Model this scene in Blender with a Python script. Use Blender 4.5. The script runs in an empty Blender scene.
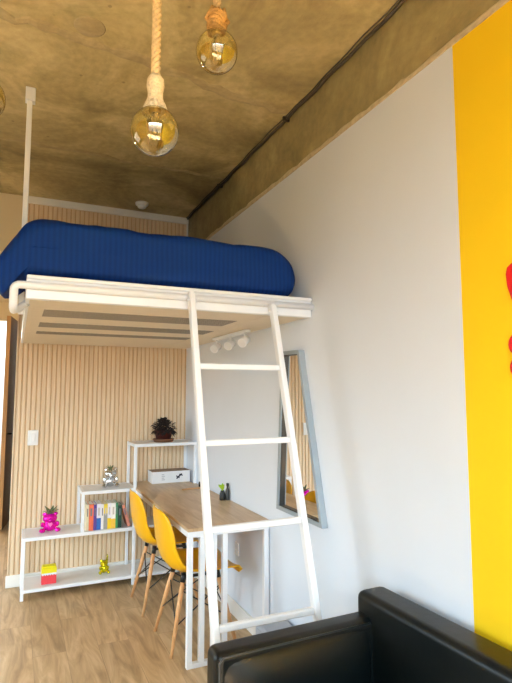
import bpy, bmesh, math, random
from mathutils import Vector, Matrix
random.seed(7)
S = bpy.context.scene
COL = S.collection
PI = math.pi

# ------------------------------------------------------------------ materials
def nmat(name):
    m = bpy.data.materials.new(name); m.use_nodes = True
    nt = m.node_tree
    b = next(n for n in nt.nodes if n.type == 'BSDF_PRINCIPLED')
    return m, nt, b
def srgb(r, g, b):
    def f(c):
        c /= 255.0
        return c/12.92 if c <= .04045 else ((c+.055)/1.055)**2.4
    return (f(r), f(g), f(b), 1)
def plain(name, rgb, rough=.5, metal=0, var=.06, scale=14, bump=0, coat=0):
    m, nt, b = nmat(name)
    b.inputs['Roughness'].default_value = rough
    b.inputs['Metallic'].default_value = metal
    if coat: b.inputs['Coat Weight'].default_value = coat
    c = srgb(*rgb)
    tc = nt.nodes.new('ShaderNodeTexCoord')
    nz = nt.nodes.new('ShaderNodeTexNoise'); nz.inputs['Scale'].default_value = scale; nz.inputs['Detail'].default_value = 4
    nt.links.new(tc.outputs['Object'], nz.inputs['Vector'])
    rp = nt.nodes.new('ShaderNodeValToRGB')
    rp.color_ramp.elements[0].position = .3; rp.color_ramp.elements[1].position = .7
    rp.color_ramp.elements[0].color = (c[0]*(1-var), c[1]*(1-var), c[2]*(1-var), 1)
    rp.color_ramp.elements[1].color = (min(1, c[0]*(1+var)), min(1, c[1]*(1+var)), min(1, c[2]*(1+var)), 1)
    nt.links.new(nz.outputs['Fac'], rp.inputs['Fac']); nt.links.new(rp.outputs['Color'], b.inputs['Base Color'])
    if bump:
        bp = nt.nodes.new('ShaderNodeBump'); bp.inputs['Strength'].default_value = bump; bp.inputs['Distance'].default_value = .004
        nt.links.new(nz.outputs['Fac'], bp.inputs['Height']); nt.links.new(bp.outputs['Normal'], b.inputs['Normal'])
    return m
def wood(name, light, dark, stretch, scale=3.0, rough=.45, bump=.1):
    """grain noise squeezed across the plank; stretch = scale per axis"""
    m, nt, b = nmat(name); b.inputs['Roughness'].default_value = rough
    tc = nt.nodes.new('ShaderNodeTexCoord'); mp = nt.nodes.new('ShaderNodeMapping')
    mp.inputs['Scale'].default_value = stretch
    nt.links.new(tc.outputs['Object'], mp.inputs['Vector'])
    nz = nt.nodes.new('ShaderNodeTexNoise'); nz.inputs['Scale'].default_value = scale; nz.inputs['Detail'].default_value = 7
    nz.inputs['Roughness'].default_value = .62; nz.inputs['Distortion'].default_value = .7
    nt.links.new(mp.outputs['Vector'], nz.inputs['Vector'])
    rp = nt.nodes.new('ShaderNodeValToRGB')
    rp.color_ramp.elements[0].position = .30; rp.color_ramp.elements[1].position = .68
    rp.color_ramp.elements[0].color = srgb(*dark); rp.color_ramp.elements[1].color = srgb(*light)
    nt.links.new(nz.outputs['Fac'], rp.inputs['Fac']); nt.links.new(rp.outputs['Color'], b.inputs['Base Color'])
    bp = nt.nodes.new('ShaderNodeBump'); bp.inputs['Strength'].default_value = bump; bp.inputs['Distance'].default_value = .002
    nt.links.new(nz.outputs['Fac'], bp.inputs['Height']); nt.links.new(bp.outputs['Normal'], b.inputs['Normal'])
    return m
def floor_mat():
    m, nt, b = nmat('wood_plank_floor'); b.inputs['Roughness'].default_value = .42
    tc = nt.nodes.new('ShaderNodeTexCoord')
    sep = nt.nodes.new('ShaderNodeMapping'); sep.inputs['Rotation'].default_value = (0, 0, PI/2)
    nt.links.new(tc.outputs['Object'], sep.inputs['Vector'])
    br = nt.nodes.new('ShaderNodeTexBrick')
    br.inputs['Scale'].default_value = 1; br.inputs['Brick Width'].default_value = 1.25; br.inputs['Row Height'].default_value = .18
    br.inputs['Mortar Size'].default_value = .0016; br.offset = .37
    br.inputs['Color1'].default_value = (.42, .42, .42, 1); br.inputs['Color2'].default_value = (.62, .62, .62, 1)
    br.inputs['Mortar'].default_value = (.2, .2, .2, 1)
    nt.links.new(sep.outputs['Vector'], br.inputs['Vector'])
    mp = nt.nodes.new('ShaderNodeMapping'); mp.inputs['Scale'].default_value = (9, 1.3, 1)
    nt.links.new(tc.outputs['Object'], mp.inputs['Vector'])
    add = nt.nodes.new('ShaderNodeVectorMath'); add.operation = 'ADD'
    sc = nt.nodes.new('ShaderNodeVectorMath'); sc.operation = 'SCALE'; sc.inputs['Scale'].default_value = 17
    nt.links.new(br.outputs['Color'], sc.inputs[0]); nt.links.new(mp.outputs['Vector'], add.inputs[0]); nt.links.new(sc.outputs['Vector'], add.inputs[1])
    nz = nt.nodes.new('ShaderNodeTexNoise'); nz.inputs['Scale'].default_value = 1.5; nz.inputs['Detail'].default_value = 8
    nz.inputs['Roughness'].default_value = .6; nz.inputs['Distortion'].default_value = 1.1
    nt.links.new(add.outputs['Vector'], nz.inputs['Vector'])
    rp = nt.nodes.new('ShaderNodeValToRGB')
    e = rp.color_ramp.elements
    e[0].position = .28; e[0].color = srgb(140, 112, 78); e[1].position = .72; e[1].color = srgb(212, 184, 144)
    k = e.new(.5); k.color = srgb(184, 154, 113)
    nt.links.new(nz.outputs['Fac'], rp.inputs['Fac'])
    mx = nt.nodes.new('ShaderNodeMix'); mx.data_type = 'RGBA'; mx.blend_type = 'OVERLAY'; mx.inputs[0].default_value = .42
    nt.links.new(rp.outputs['Color'], mx.inputs[6]); nt.links.new(br.outputs['Color'], mx.inputs[7])
    nt.links.new(mx.outputs[2], b.inputs['Base Color'])
    return m
def concrete_mat(name, dark, mid, light, mottle=1.0):
    m, nt, b = nmat(name); b.inputs['Roughness'].default_value = .6
    tc = nt.nodes.new('ShaderNodeTexCoord')
    n1 = nt.nodes.new('ShaderNodeTexNoise'); n1.inputs['Scale'].default_value = 1.6*mottle; n1.inputs['Detail'].default_value = 10; n1.inputs['Roughness'].default_value = .62; n1.inputs['Distortion'].default_value = .8
    n2 = nt.nodes.new('ShaderNodeTexNoise'); n2.inputs['Scale'].default_value = 26; n2.inputs['Detail'].default_value = 6
    n3 = nt.nodes.new('ShaderNodeTexVoronoi'); n3.feature = 'F1'; n3.inputs['Scale'].default_value = 5
    for n in (n1, n2, n3): nt.links.new(tc.outputs['Object'], n.inputs['Vector'])
    rp = nt.nodes.new('ShaderNodeValToRGB'); e = rp.color_ramp.elements
    e[0].position = .3; e[0].color = srgb(*dark); e[1].position = .72; e[1].color = srgb(*light)
    k = e.new(.5); k.color = srgb(*mid)
    nt.links.new(n1.outputs['Fac'], rp.inputs['Fac'])
    r2 = nt.nodes.new('ShaderNodeValToRGB')
    r2.color_ramp.elements[0].position = .35; r2.color_ramp.elements[0].color = (.42, .42, .42, 1)
    r2.color_ramp.elements[1].position = .65; r2.color_ramp.elements[1].color = (.56, .56, .56, 1)
    nt.links.new(n2.outputs['Fac'], r2.inputs['Fac'])
    mx = nt.nodes.new('ShaderNodeMix'); mx.data_type = 'RGBA'; mx.blend_type = 'OVERLAY'; mx.inputs[0].default_value = .7
    nt.links.new(rp.outputs['Color'], mx.inputs[6]); nt.links.new(r2.outputs['Color'], mx.inputs[7])
    # pinholes
    r3 = nt.nodes.new('ShaderNodeValToRGB')
    r3.color_ramp.elements[0].position = .03; r3.color_ramp.elements[0].color = (.35, .32, .3, 1)
    r3.color_ramp.elements[1].position = .055; r3.color_ramp.elements[1].color = (1, 1, 1, 1)
    nt.links.new(n3.outputs['Distance'], r3.inputs['Fac'])
    m2 = nt.nodes.new('ShaderNodeMix'); m2.data_type = 'RGBA'; m2.blend_type = 'MULTIPLY'; m2.inputs[0].default_value = .6
    nt.links.new(mx.outputs[2], m2.inputs[6]); nt.links.new(r3.outputs['Color'], m2.inputs[7])
    nt.links.new(m2.outputs[2], b.inputs['Base Color'])
    bp = nt.nodes.new('ShaderNodeBump'); bp.inputs['Strength'].default_value = .25; bp.inputs['Distance'].default_value = .01
    nt.links.new(n2.outputs['Fac'], bp.inputs['Height']); nt.links.new(bp.outputs['Normal'], b.inputs['Normal'])
    return m
def glass_mat(name, rgb, rough=.02, ior=1.5):
    m, nt, b = nmat(name)
    b.inputs['Base Color'].default_value = srgb(*rgb); b.inputs['Roughness'].default_value = rough
    b.inputs['Transmission Weight'].default_value = 1; b.inputs['IOR'].default_value = ior
    nz = nt.nodes.new('ShaderNodeTexNoise'); nz.inputs['Scale'].default_value = 3
    bp = nt.nodes.new('ShaderNodeBump'); bp.inputs['Strength'].default_value = .01
    nt.links.new(nz.outputs['Fac'], bp.inputs['Height']); nt.links.new(bp.outputs['Normal'], b.inputs['Normal'])
    return m
def duvet_mat():
    m, nt, b = nmat('blue_ribbed_cotton'); b.inputs['Roughness'].default_value = .75
    b.inputs['Specular IOR Level'].default_value = .12
    tc = nt.nodes.new('ShaderNodeTexCoord')
    wv = nt.nodes.new('ShaderNodeTexWave'); wv.wave_type = 'BANDS'; wv.bands_direction = 'X'
    wv.inputs['Scale'].default_value = 13; wv.inputs['Distortion'].default_value = .8; wv.inputs['Detail'].default_value = 2
    nt.links.new(tc.outputs['Object'], wv.inputs['Vector'])
    rp = nt.nodes.new('ShaderNodeValToRGB')
    rp.color_ramp.elements[0].color = srgb(1, 32, 90); rp.color_ramp.elements[1].color = srgb(2, 40, 104)
    nt.links.new(wv.outputs['Fac'], rp.inputs['Fac']); nt.links.new(rp.outputs['Color'], b.inputs['Base Color'])
    bp = nt.nodes.new('ShaderNodeBump'); bp.inputs['Strength'].default_value = .10; bp.inputs['Distance'].default_value = .003
    nt.links.new(wv.outputs['Fac'], bp.inputs['Height']); nt.links.new(bp.outputs['Normal'], b.inputs['Normal'])
    return m
def mesh_mat():
    m, nt, b = nmat('perforated_metal'); b.inputs['Roughness'].default_value = .6
    tc = nt.nodes.new('ShaderNodeTexCoord')
    mp = nt.nodes.new('ShaderNodeMapping'); mp.inputs['Scale'].default_value = (60, 60, 60)
    nt.links.new(tc.outputs['Object'], mp.inputs['Vector'])
    ck = nt.nodes.new('ShaderNodeTexChecker'); ck.inputs['Scale'].default_value = 1
    ck.inputs['Color1'].default_value = srgb(96, 90, 80); ck.inputs['Color2'].default_value = srgb(160, 152, 138)
    nt.links.new(mp.outputs['Vector'], ck.inputs['Vector']); nt.links.new(ck.outputs['Color'], b.inputs['Base Color'])
    return m
def leather_mat():
    m, nt, b = nmat('black_leather'); b.inputs['Roughness'].default_value = .37
    b.inputs['Specular IOR Level'].default_value = .30
    tc = nt.nodes.new('ShaderNodeTexCoord')
    v = nt.nodes.new('ShaderNodeTexVoronoi'); v.inputs['Scale'].default_value = 160
    n = nt.nodes.new('ShaderNodeTexNoise'); n.inputs['Scale'].default_value = 7; n.inputs['Detail'].default_value = 3
    for k in (v, n): nt.links.new(tc.outputs['Object'], k.inputs['Vector'])
    rp = nt.nodes.new('ShaderNodeValToRGB')
    rp.color_ramp.elements[0].color = srgb(4, 9, 10); rp.color_ramp.elements[1].color = srgb(9, 16, 17)
    nt.links.new(n.outputs['Fac'], rp.inputs['Fac']); nt.links.new(rp.outputs['Color'], b.inputs['Base Color'])
    b1 = nt.nodes.new('ShaderNodeBump'); b1.inputs['Strength'].default_value = .08; b1.inputs['Distance'].default_value = .001
    nt.links.new(v.outputs['Distance'], b1.inputs['Height'])
    b2 = nt.nodes.new('ShaderNodeBump'); b2.inputs['Strength'].default_value = .12; b2.inputs['Distance'].default_value = .02
    nt.links.new(n.outputs['Fac'], b2.inputs['Height']); nt.links.new(b1.outputs['Normal'], b2.inputs['Normal'])
    nt.links.new(b2.outputs['Normal'], b.inputs['Normal'])
    return m

M = dict(
    white_wall=plain('white_wall_paint', (223, 229, 237), .85, var=.012, scale=3, bump=.03),
    cream_wall=plain('cream_wall_paint', (222, 204, 166), .85, var=.02, scale=3),
    yellow=plain('yellow_wall_paint', (250, 206, 0), .8, var=.02, scale=3),
    trim=plain('white_trim_paint', (232, 230, 224), .5, var=.02),
    plaster=plain('rough_plaster_edge', (196, 182, 150), .9, var=.14, scale=40, bump=.6),
    ceiling=concrete_mat('raw_concrete', (106, 95, 60), (176, 159, 111), (230, 212, 158)),
    beam=concrete_mat('raw_concrete_beam', (108, 100, 68), (138, 126, 86), (164, 151, 106), 1.8),
    patch=concrete_mat('concrete_patch', (150, 134, 94), (176, 158, 116), (200, 182, 138), 3),
    floor=floor_mat(),
    slat=wood('oak_slat', (232, 211, 180), (214, 188, 152), (26, 26, 1.1), 2.0, .55),
    slat_back=plain('brown_slat_backing', (206, 172, 132), .8),
    metal=plain('white_powder_coat', (238, 240, 243), .38, var=.015),
    shelf=plain('pale_grey_shelf', (228, 228, 229), .5, var=.02),
    under=plain('cream_bed_underside', (226, 214, 192), .55, var=.02),
    mesh=mesh_mat(),
    top=wood('oak_laminate', (208, 180, 142), (174, 142, 104), (14, 1.6, 4), 1.8, .38),
    beech=wood('beech_dowel', (226, 176, 122), (196, 142, 90), (30, 30, 3), 2.0, .5),
    chair=plain('yellow_plastic', (240, 178, 6), .33, var=.02),
    black=plain('black_wire', (20, 20, 20), .4),
    duvet=duvet_mat(), leather=leather_mat(),
    stitch=plain('dark_piping', (34, 42, 44), .4),
    blue_grey=plain('blue_grey_aluminium', (160, 172, 180), .4, .2, var=.03),
    dark_lip=plain('dark_edge', (52, 50, 48), .4),
    door=wood('brown_door_wood', (112, 72, 42), (70, 42, 24), (20, 20, 1.2), 2, .45),
    door_edge=wood('tan_door_edge', (196, 150, 92), (170, 124, 72), (20, 20, 1.2), 2, .5),
    hinge=plain('dark_bronze', (26, 22, 20), .4, .7),
    rope=plain('jute_rope', (214, 184, 132), .95, var=.18, scale=120, bump=.6),
    jute=plain('frayed_jute', (226, 204, 160), .95, var=.2, scale=160, bump=.9),
    jute_dark=plain('brown_jute', (186, 142, 78), .95, var=.25, scale=160, bump=.9),
    amber=glass_mat('amber_glass', (255, 244, 196), .01, 2.1),
    brass=plain('brass_cap', (180, 150, 80), .3, .9),
    filament=plain('filament_wire', (226, 190, 120), .3, .8),
    stem=glass_mat('glass_stem', (250, 246, 236), .1),
    plug=plain('white_plastic', (236, 236, 234), .4, var=.01),
    magenta=plain('metallic_magenta', (226, 10, 170), .25, .45, var=.05),
    silver=plain('chrome_silver', (214, 214, 214), .14, 1.0, var=.03),
    gold=plain('metallic_lime_gold', (206, 192, 24), .2, .75, var=.05),
    heart=plain('light_pink', (250, 120, 190), .4),
    leaf=plain('grey_green_leaf', (92, 104, 70), .6, var=.25, scale=60),
    lime=plain('lime_leaf', (176, 214, 52), .5, var=.15, scale=60),
    dark_leaf=plain('dark_purple_leaf', (36, 26, 24), .7, var=.3, scale=60),
    terracotta=plain('dark_red_pot', (74, 30, 24), .6, var=.08),
    saucer=plain('brown_saucer', (120, 78, 50), .6, var=.08),
    soil=plain('dark_soil', (42, 32, 24), .95, var=.3, scale=90),
    paper=plain('page_paper', (238, 232, 216), .8, var=.03),
    red=plain('red_paint', (200, 8, 16), .5, var=.03),
    box_red=plain('red_card', (224, 62, 72), .5, var=.03),
    box_yellow=plain('yellow_card', (238, 226, 20), .45, var=.03),
    card=plain('white_card', (234, 234, 236), .55, var=.02),
    kraft=plain('brown_kraft_card', (150, 124, 104), .7, var=.05),
    ink=plain('dark_blue_ink', (44, 46, 66), .6),
    ink_grey=plain('grey_ink', (188, 190, 196), .6),
    grey_plastic=plain('pale_grey_blue_plastic', (160, 166, 176), .35, var=.06, scale=8, bump=.3),
    cable=plain('black_cable', (58, 50, 40), .5),
)
m, nt, b = nmat('mirror_glass'); b.inputs['Metallic'].default_value = 1; b.inputs['Roughness'].default_value = .01
_n = nt.nodes.new('ShaderNodeTexNoise'); _n.inputs['Scale'].default_value = 2
_r = nt.nodes.new('ShaderNodeValToRGB'); _r.color_ramp.elements[0].color = (.86, .87, .87, 1); _r.color_ramp.elements[1].color = (.9, .91, .91, 1)
nt.links.new(_n.outputs['Fac'], _r.inputs['Fac']); nt.links.new(_r.outputs['Color'], b.inputs['Base Color'])
M['mirror'] = m

# ------------------------------------------------------------------ mesh building
class MB:
    def __init__(s): s.bm = bmesh.new()
    def merge(s, other, mi=0):
        for f in other.faces: f.material_index = mi
        me = bpy.data.meshes.new('t'); other.to_mesh(me); other.free()
        s.bm.from_mesh(me); bpy.data.meshes.remove(me); return s
    def box(s, a, c, bev=.002, mi=0, rot=None, seg=1):
        t = bmesh.new(); bmesh.ops.create_cube(t, size=1)
        a, c = Vector(a), Vector(c); mid = (a+c)/2; d = c-a
        for v in t.verts: v.co = Vector((v.co.x*abs(d.x), v.co.y*abs(d.y), v.co.z*abs(d.z)))
        if bev: bmesh.ops.bevel(t, geom=t.edges[:], offset=min(bev, .45*min(abs(d.x), abs(d.y), abs(d.z))), segments=seg, affect='EDGES', profile=.5)
        for v in t.verts:
            if rot: v.co = rot @ v.co
            v.co += mid
        return s.merge(t, mi)
    def bar(s, a, c, w, h=None, bev=.002, up=(0, 0, 1), mi=0):
        """rectangular bar between two points"""
        h = h or w; a, c = Vector(a), Vector(c); d = c-a; L = d.length; z = d.normalized()
        u = Vector(up)
        if abs(z.dot(u)) > .98: u = Vector((0, 1, 0))
        x = u.cross(z).normalized(); y = z.cross(x)
        t = bmesh.new(); bmesh.ops.create_cube(t, size=1)
        for v in t.verts: v.co = Vector((v.co.x*w, v.co.y*h, v.co.z*L))
        if bev: bmesh.ops.bevel(t, geom=t.edges[:], offset=bev, segments=1, affect='EDGES')
        for v in t.verts: v.co = (a+c)/2 + x*v.co.x + y*v.co.y + z*v.co.z
        return s.merge(t, mi)
    def tube(s, pts, r, seg=10, mi=0):
        pts = [Vector(p) for p in pts]; n = len(pts)
        rs = r if isinstance(r, (list, tuple)) else [r]*n
        t = bmesh.new(); rings = []; px = None
        for i, p in enumerate(pts):
            d = (pts[min(i+1, n-1)]-pts[max(i-1, 0)]).normalized()
            if px is None:
                q = Vector((0, 0, 1)) if abs(d.z) < .9 else Vector((1, 0, 0))
                px = q.cross(d).normalized()
            else: px = (px-d*px.dot(d)).normalized()
            py = d.cross(px)
            rings.append([t.verts.new(p+(px*math.cos(2*PI*k/seg)+py*math.sin(2*PI*k/seg))*rs[i]) for k in range(seg)])
        for i in range(n-1):
            for k in range(seg):
                f = t.faces.new((rings[i][k], rings[i][(k+1) % seg], rings[i+1][(k+1) % seg], rings[i+1][k])); f.smooth = True
        t.faces.new(rings[0][::-1]); t.faces.new(rings[-1])
        return s.merge(t, mi)
    def lathe(s, prof, c=(0, 0, 0), seg=32, mi=0, smooth=True):
        """profile of (radius, z); ends at radius 0 close"""
        t = bmesh.new(); rings = []; c = Vector(c)
        for r, z in prof:
            if r < 1e-6: rings.append([t.verts.new(c+Vector((0, 0, z)))])
            else: rings.append([t.verts.new(c+Vector((r*math.cos(2*PI*k/seg), r*math.sin(2*PI*k/seg), z))) for k in range(seg)])
        for A, B in zip(rings, rings[1:]):
            for k in range(seg):
                k2 = (k+1) % seg
                if len(A) == 1 and len(B) == 1: continue
                if len(A) == 1: f = t.faces.new((A[0], B[k2], B[k]))
                elif len(B) == 1: f = t.faces.new((A[k], A[k2], B[0]))
                else: f = t.faces.new((A[k], A[k2], B[k2], B[k]))
                f.smooth = smooth
        for R_, fl in ((rings[0], True), (rings[-1], False)):
            if len(R_) > 1: t.faces.new(R_[::-1] if fl else R_)
        bmesh.ops.recalc_face_normals(t, faces=t.faces[:])
        return s.merge(t, mi)
    def prism(s, poly, axis, a, c, mi=0, bev=0):
        """2-D polygon extruded along an axis from a to c; the poly holds the other two coords in xyz order"""
        t = bmesh.new()
        def P(p, w):
            l = list(p); l.insert(axis, w); return Vector(l)
        v0 = [t.verts.new(P(p, a)) for p in poly]; v1 = [t.verts.new(P(p, c)) for p in poly]
        n = len(poly)
        t.faces.new(v0[::-1]); t.faces.new(v1)
        for i in range(n): t.faces.new((v0[i], v0[(i+1) % n], v1[(i+1) % n], v1[i]))
        bmesh.ops.recalc_face_normals(t, faces=t.faces[:])
        if bev: bmesh.ops.bevel(t, geom=t.edges[:], offset=bev, segments=1, affect='EDGES')
        return s.merge(t, mi)
    def ico(s, c, r, sub=2, sc=(1, 1, 1), rot=None, mi=0):
        t = bmesh.new(); bmesh.ops.create_icosphere(t, subdivisions=sub, radius=1)
        for v in t.verts:
            p = Vector((v.co.x*r*sc[0], v.co.y*r*sc[1], v.co.z*r*sc[2]))
            if rot: p = rot @ p
            v.co = p+Vector(c)
        return s.merge(t, mi)
    def leaf(s, base, d, L, w, droop=.25, mi=0, th=.0008):
        base, d = Vector(base), Vector(d).normalized()
        sd = d.cross(Vector((0, 0, 1)))
        if sd.length < .05: sd = Vector((1, 0, 0))
        sd.normalize(); up = sd.cross(d)
        t = bmesh.new(); rows = []
        for i, (f, ww) in enumerate(((0, .2), (.3, .85), (.6, 1), (.85, .55), (1, .06))):
            p = base+d*L*f-Vector((0, 0, droop*L*f*f))
            rows.append([p-sd*w*ww*.5+up*w*.12*ww, p, p+sd*w*ww*.5+up*w*.12*ww])
        top = [[t.verts.new(q+up*th) for q in r] for r in rows]; bot = [[t.verts.new(q-up*th) for q in r] for r in rows]
        for i in range(4):
            for j in range(2):
                t.faces.new((top[i][j], top[i][j+1], top[i+1][j+1], top[i+1][j]))
                t.faces.new((bot[i][j], bot[i+1][j], bot[i+1][j+1], bot[i][j+1]))
            t.faces.new((top[i][0], top[i+1][0], bot[i+1][0], bot[i][0])); t.faces.new((top[i][2], bot[i][2], bot[i+1][2], top[i+1][2]))
        return s.merge(t, mi)
    def build(s, name, mats, parent=None, smooth=None, origin=None):
        me = bpy.data.meshes.new(name)
        if origin is not None:
            for v in s.bm.verts: v.co -= Vector(origin)
        s.bm.to_mesh(me); s.bm.free()
        for m_ in (mats if isinstance(mats, (list, tuple)) else [mats]): me.materials.append(m_)
        if smooth is not None:
            for p in me.polygons: p.use_smooth = smooth
        o = bpy.data.objects.new(name, me); COL.objects.link(o)
        if origin is not None: o.location = origin
        if parent: o.parent = parent
        return o
def tag(o, label, cat, group=None):
    o['label'] = label; o['category'] = cat
    if group: o['group'] = group
    return o
def thing(name, loc, label, cat, group=None, rz=0):
    o = bpy.data.objects.new(name, None); COL.objects.link(o); o.empty_display_size = .1
    o.location = loc; o.rotation_euler = (0, 0, rz)
    return tag(o, label, cat, group)
def struct(name, mb, mat, parent=None):
    o = mb.build(name, mat, parent)
    if not parent: o['kind'] = 'structure'
    return o
def rel(mb, root):
    """verts given in world space -> local space of an unrotated root"""
    for v in mb.bm.verts: v.co -= root.location
    return mb
def part(root, name, mb, mat, smooth=None):
    rel(mb, root); return mb.build(name, mat, root, smooth)
def sub(partobj, root, name, mb, mat, smooth=None):
    rel(mb, root); return mb.build(name, mat, partobj, smooth)

ZC = 3.118          # slab height
XE = -1.41          # free end of the slatted wall
YW = -5.9           # window wall behind the camera
XL = -3.6           # far left wall
# ------------------------------------------------------------------ setting
struct('floor', MB().box((XL-.1, YW-.1, -.08), (.1, 4.6, 0), 0), M['floor'])
struct('ceiling', MB().box((XL-.1, YW-.1, ZC), (.1, .12, ZC+.15), 0), M['ceiling'])
YS = -3.283
wr = MB(); wr.box((0, YS, 0), (.1, .12, 2.775), 0, 0); wr.box((0, YW, 0), (.1, YS, 2.775), 0, 1)
struct('wall_right', wr, [M['white_wall'], M['yellow']])
struct('trim_1', MB().box((.004, YW, 2.775), (.1, .12, ZC), 0), M['beam'])['label'] = 'raw concrete beam along the top of the right wall'
# ragged plaster bead where paint meets the beam
pl = bmesh.new(); last = None; y = YW
rows = []
while y < 0:
    w = .018+random.random()*.014; d = .003+random.random()*.004
    rows.append((y, w, d)); y += .035+random.random()*.06
rows.append((-.002, .02, .004))
prev = None
for (y, w, d) in rows:
    vs = [pl.verts.new((.004, y, 2.765)), pl.verts.new((-d, y, 2.765)), pl.verts.new((-d*.7, y, 2.77+w*.6)), pl.verts.new((.004, y, 2.77+w))]
    if prev:
        for k in range(4): pl.faces.new((prev[k], prev[(k+1) % 4], vs[(k+1) % 4], vs[k]))
    else: pl.faces.new(vs)
    prev = vs
pl.faces.new(prev[::-1]); bmesh.ops.recalc_face_normals(pl, faces=pl.faces[:])
struct('trim_2', MB().merge(pl), M['plaster'])
# slatted back wall
wb = struct('wall_back', MB().box((XE, 0, 0), (0, .12, ZC), 0), M['slat_back'])
sl = MB(); n = 38; p = (0-XE-.02)/n
for i in range(n):
    x = XE+.014+i*p
    sl.box((x, -.009, .085), (x+p*.76, .002, 3.062), .003)
o = sl.build('slat_cladding', M['slat'], wb)
struct('trim_3', MB().box((XE-.004, -.024, 3.06), (-.001, 0, ZC), .002).box((-.016, -.02, 2.0), (-.001, 0, 3.06), .002), M['trim'])
struct('trim_4', MB().box((XE-.004, -.012, .085), (XE+.008, .12, 3.06), .002), M['slat'])
struct('baseboard_back', MB().box((XE-.012, -.02, 0), (-.012, 0, .09), .004), M['trim'])
struct('baseboard_right', MB().box((-.014, YW, 0), (0, -.02, .10), .004), M['trim'])
# header over the passage and the passage beyond
struct('wall_header', MB().box((XL, .0, 2.634), (XE, .12, ZC), 0), M['cream_wall'])
struct('ceiling_passage', MB().box((XL, .12, 2.634), (-1.28, 2.66, 2.74), 0), M['cream_wall'])
struct('wall_passage_right', MB().box((-1.29, .12, 0), (-1.2, 2.66, 2.634), 0), M['cream_wall'])
wp = MB(); wp.box((XL, 2.66, 2.40), (-1.29, 2.76, 2.634), 0); wp.box((XL, 2.66, 0), (-2.32, 2.76, 2.40), 0)
struct('wall_passage_far', wp, M['cream_wall'])
wy = MB(); wy.box((-3.2, 4.4, 0), (-.9, 4.5, 2.6), 0); wy.box((-3.3, 2.76, 0), (-3.2, 4.5, 2.6), 0); wy.box((-.9, 2.76, 0), (-.8, 4.5, 2.6), 0); wy.box((-3.3, 2.76, 2.6), (-.8, 4.5, 2.7), 0)
wy.box((-1.29, 2.7, 0), (-.85, 2.76, 2.6), 0)
struct('wall_beyond', wy, M['white_wall'])
# open wooden door leaf seen almost edge on
hx, hy, nx, ny = -1.385, 2.64, -1.507, 1.85
dv = Vector((nx-hx, ny-hy, 0)); L = dv.length; dv.normalize(); dn = Vector((dv.y, -dv.x, 0))
def quad(a, bq, off0, off1):
    A = Vector((hx, hy, 0))
    P = [A+dv*a+dn*off0, A+dv*bq+dn*off0, A+dv*bq+dn*off1, A+dv*a+dn*off1]
    return [(q.x, q.y) for q in P]
d1 = struct('door_1', MB().prism(quad(.012, L-.012, -.02, .02), 2, .012, 2.355), M['door'])
MB().prism(quad(L-.012, L, -.021, .021), 2, .012, 2.357).build('edge_strip', M['door_edge'], d1)
for z in (.35, 1.15, 1.95):
    MB().prism(quad(.0, .05, -.03, .03), 2, z-.05, z+.05).build('hinge', M['hinge'], d1)
P = Vector((hx, hy, 0))+dv*(L-.07)
for sgn in (-1,):
    h = MB().tube([P+dn*.018*sgn+Vector((0, 0, 1.04)), P+dn*.06*sgn+Vector((0, 0, 1.04)), P+dn*.062*sgn-dv*.02+Vector((0, 0, 1.04)), P+dn*.06*sgn-dv*.12+Vector((0, 0, 1.04))], .009)
    h.build('door_handle', M['hinge'], d1)
# remaining shell behind and beside the camera, with the big window the daylight comes through
V0, V1, U0, U1 = -2.5, -.4, .5, 2.0  # unseen side window, added to brighten the area under the bed
wl = MB(); wl.box((XL-.1, YW, 0), (XL, V0, ZC), 0).box((XL-.1, V1, 0), (XL, 2.76, ZC), 0).box((XL-.1, V0, 0), (XL, V1, U0), 0).box((XL-.1, V0, U1), (XL, V1, ZC), 0)
struct('wall_left', wl, M['beam'])
w2 = MB()
for y in (V0+.02, (V0+V1)/2, V1-.02): w2.box((XL-.08, y-.025, U0), (XL-.03, y+.025, U1))
for z in (U0+.02, U1-.02): w2.box((XL-.08, V0, z-.025), (XL-.03, V1, z+.025))
struct('fill_window', w2, M['trim'])
ww = MB(); W0, W1, Z0, Z1 = -3.4, -.25, .75, 2.85
ww.box((XL, YW-.15, 0), (0, YW, Z0), 0); ww.box((XL, YW-.15, Z1), (0, YW, ZC), 0)
ww.box((XL, YW-.15, Z0), (W0, YW, Z1), 0); ww.box((W1, YW-.15, Z0), (0, YW, Z1), 0)
struct('wall_front', ww, M['beam'])
wf = MB()
for x in (W0+.02, W0+(W1-W0)/3, W0+2*(W1-W0)/3, W1-.02): wf.box((x-.025, YW-.1, Z0), (x+.025, YW-.04, Z1))
for z in (Z0+.02, Z1-.02): wf.box((W0, YW-.1, z-.025), (W1, YW-.04, z+.025))
struct('window_1', wf, M['trim'])
# marks on the slab: a filled round core hole and thin formwork seams
struct('trim_5', MB().lathe([(0, ZC-.003), (.062, ZC-.003), (.068, ZC), (.068, ZC+.01)], (-1.172, -2.335, 0), 40), M['patch'])
def seam(name, pts, w):
    t = bmesh.new(); pr = None
    for i, p in enumerate(pts):
        q = pts[min(i+1, len(pts)-1)]; r0 = pts[max(i-1, 0)]
        d = Vector((q[0]-r0[0], q[1]-r0[1], 0)).normalized(); nrm = Vector((-d.y, d.x, 0))
        ww_ = w*(.6+.8*random.random()); pp = Vector((p[0], p[1], ZC))
        vs = [t.verts.new(pp-nrm*ww_), t.verts.new(pp-nrm*ww_*.5-Vector((0, 0, .003))), t.verts.new(pp+nrm*ww_*.5-Vector((0, 0, .003))), t.verts.new(pp+nrm*ww_)]
        if pr:
            for k in range(3): t.faces.new((pr[k], pr[k+1], vs[k+1], vs[k]))
        pr = vs
    struct(name, MB().merge(t), M['patch'])
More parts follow.
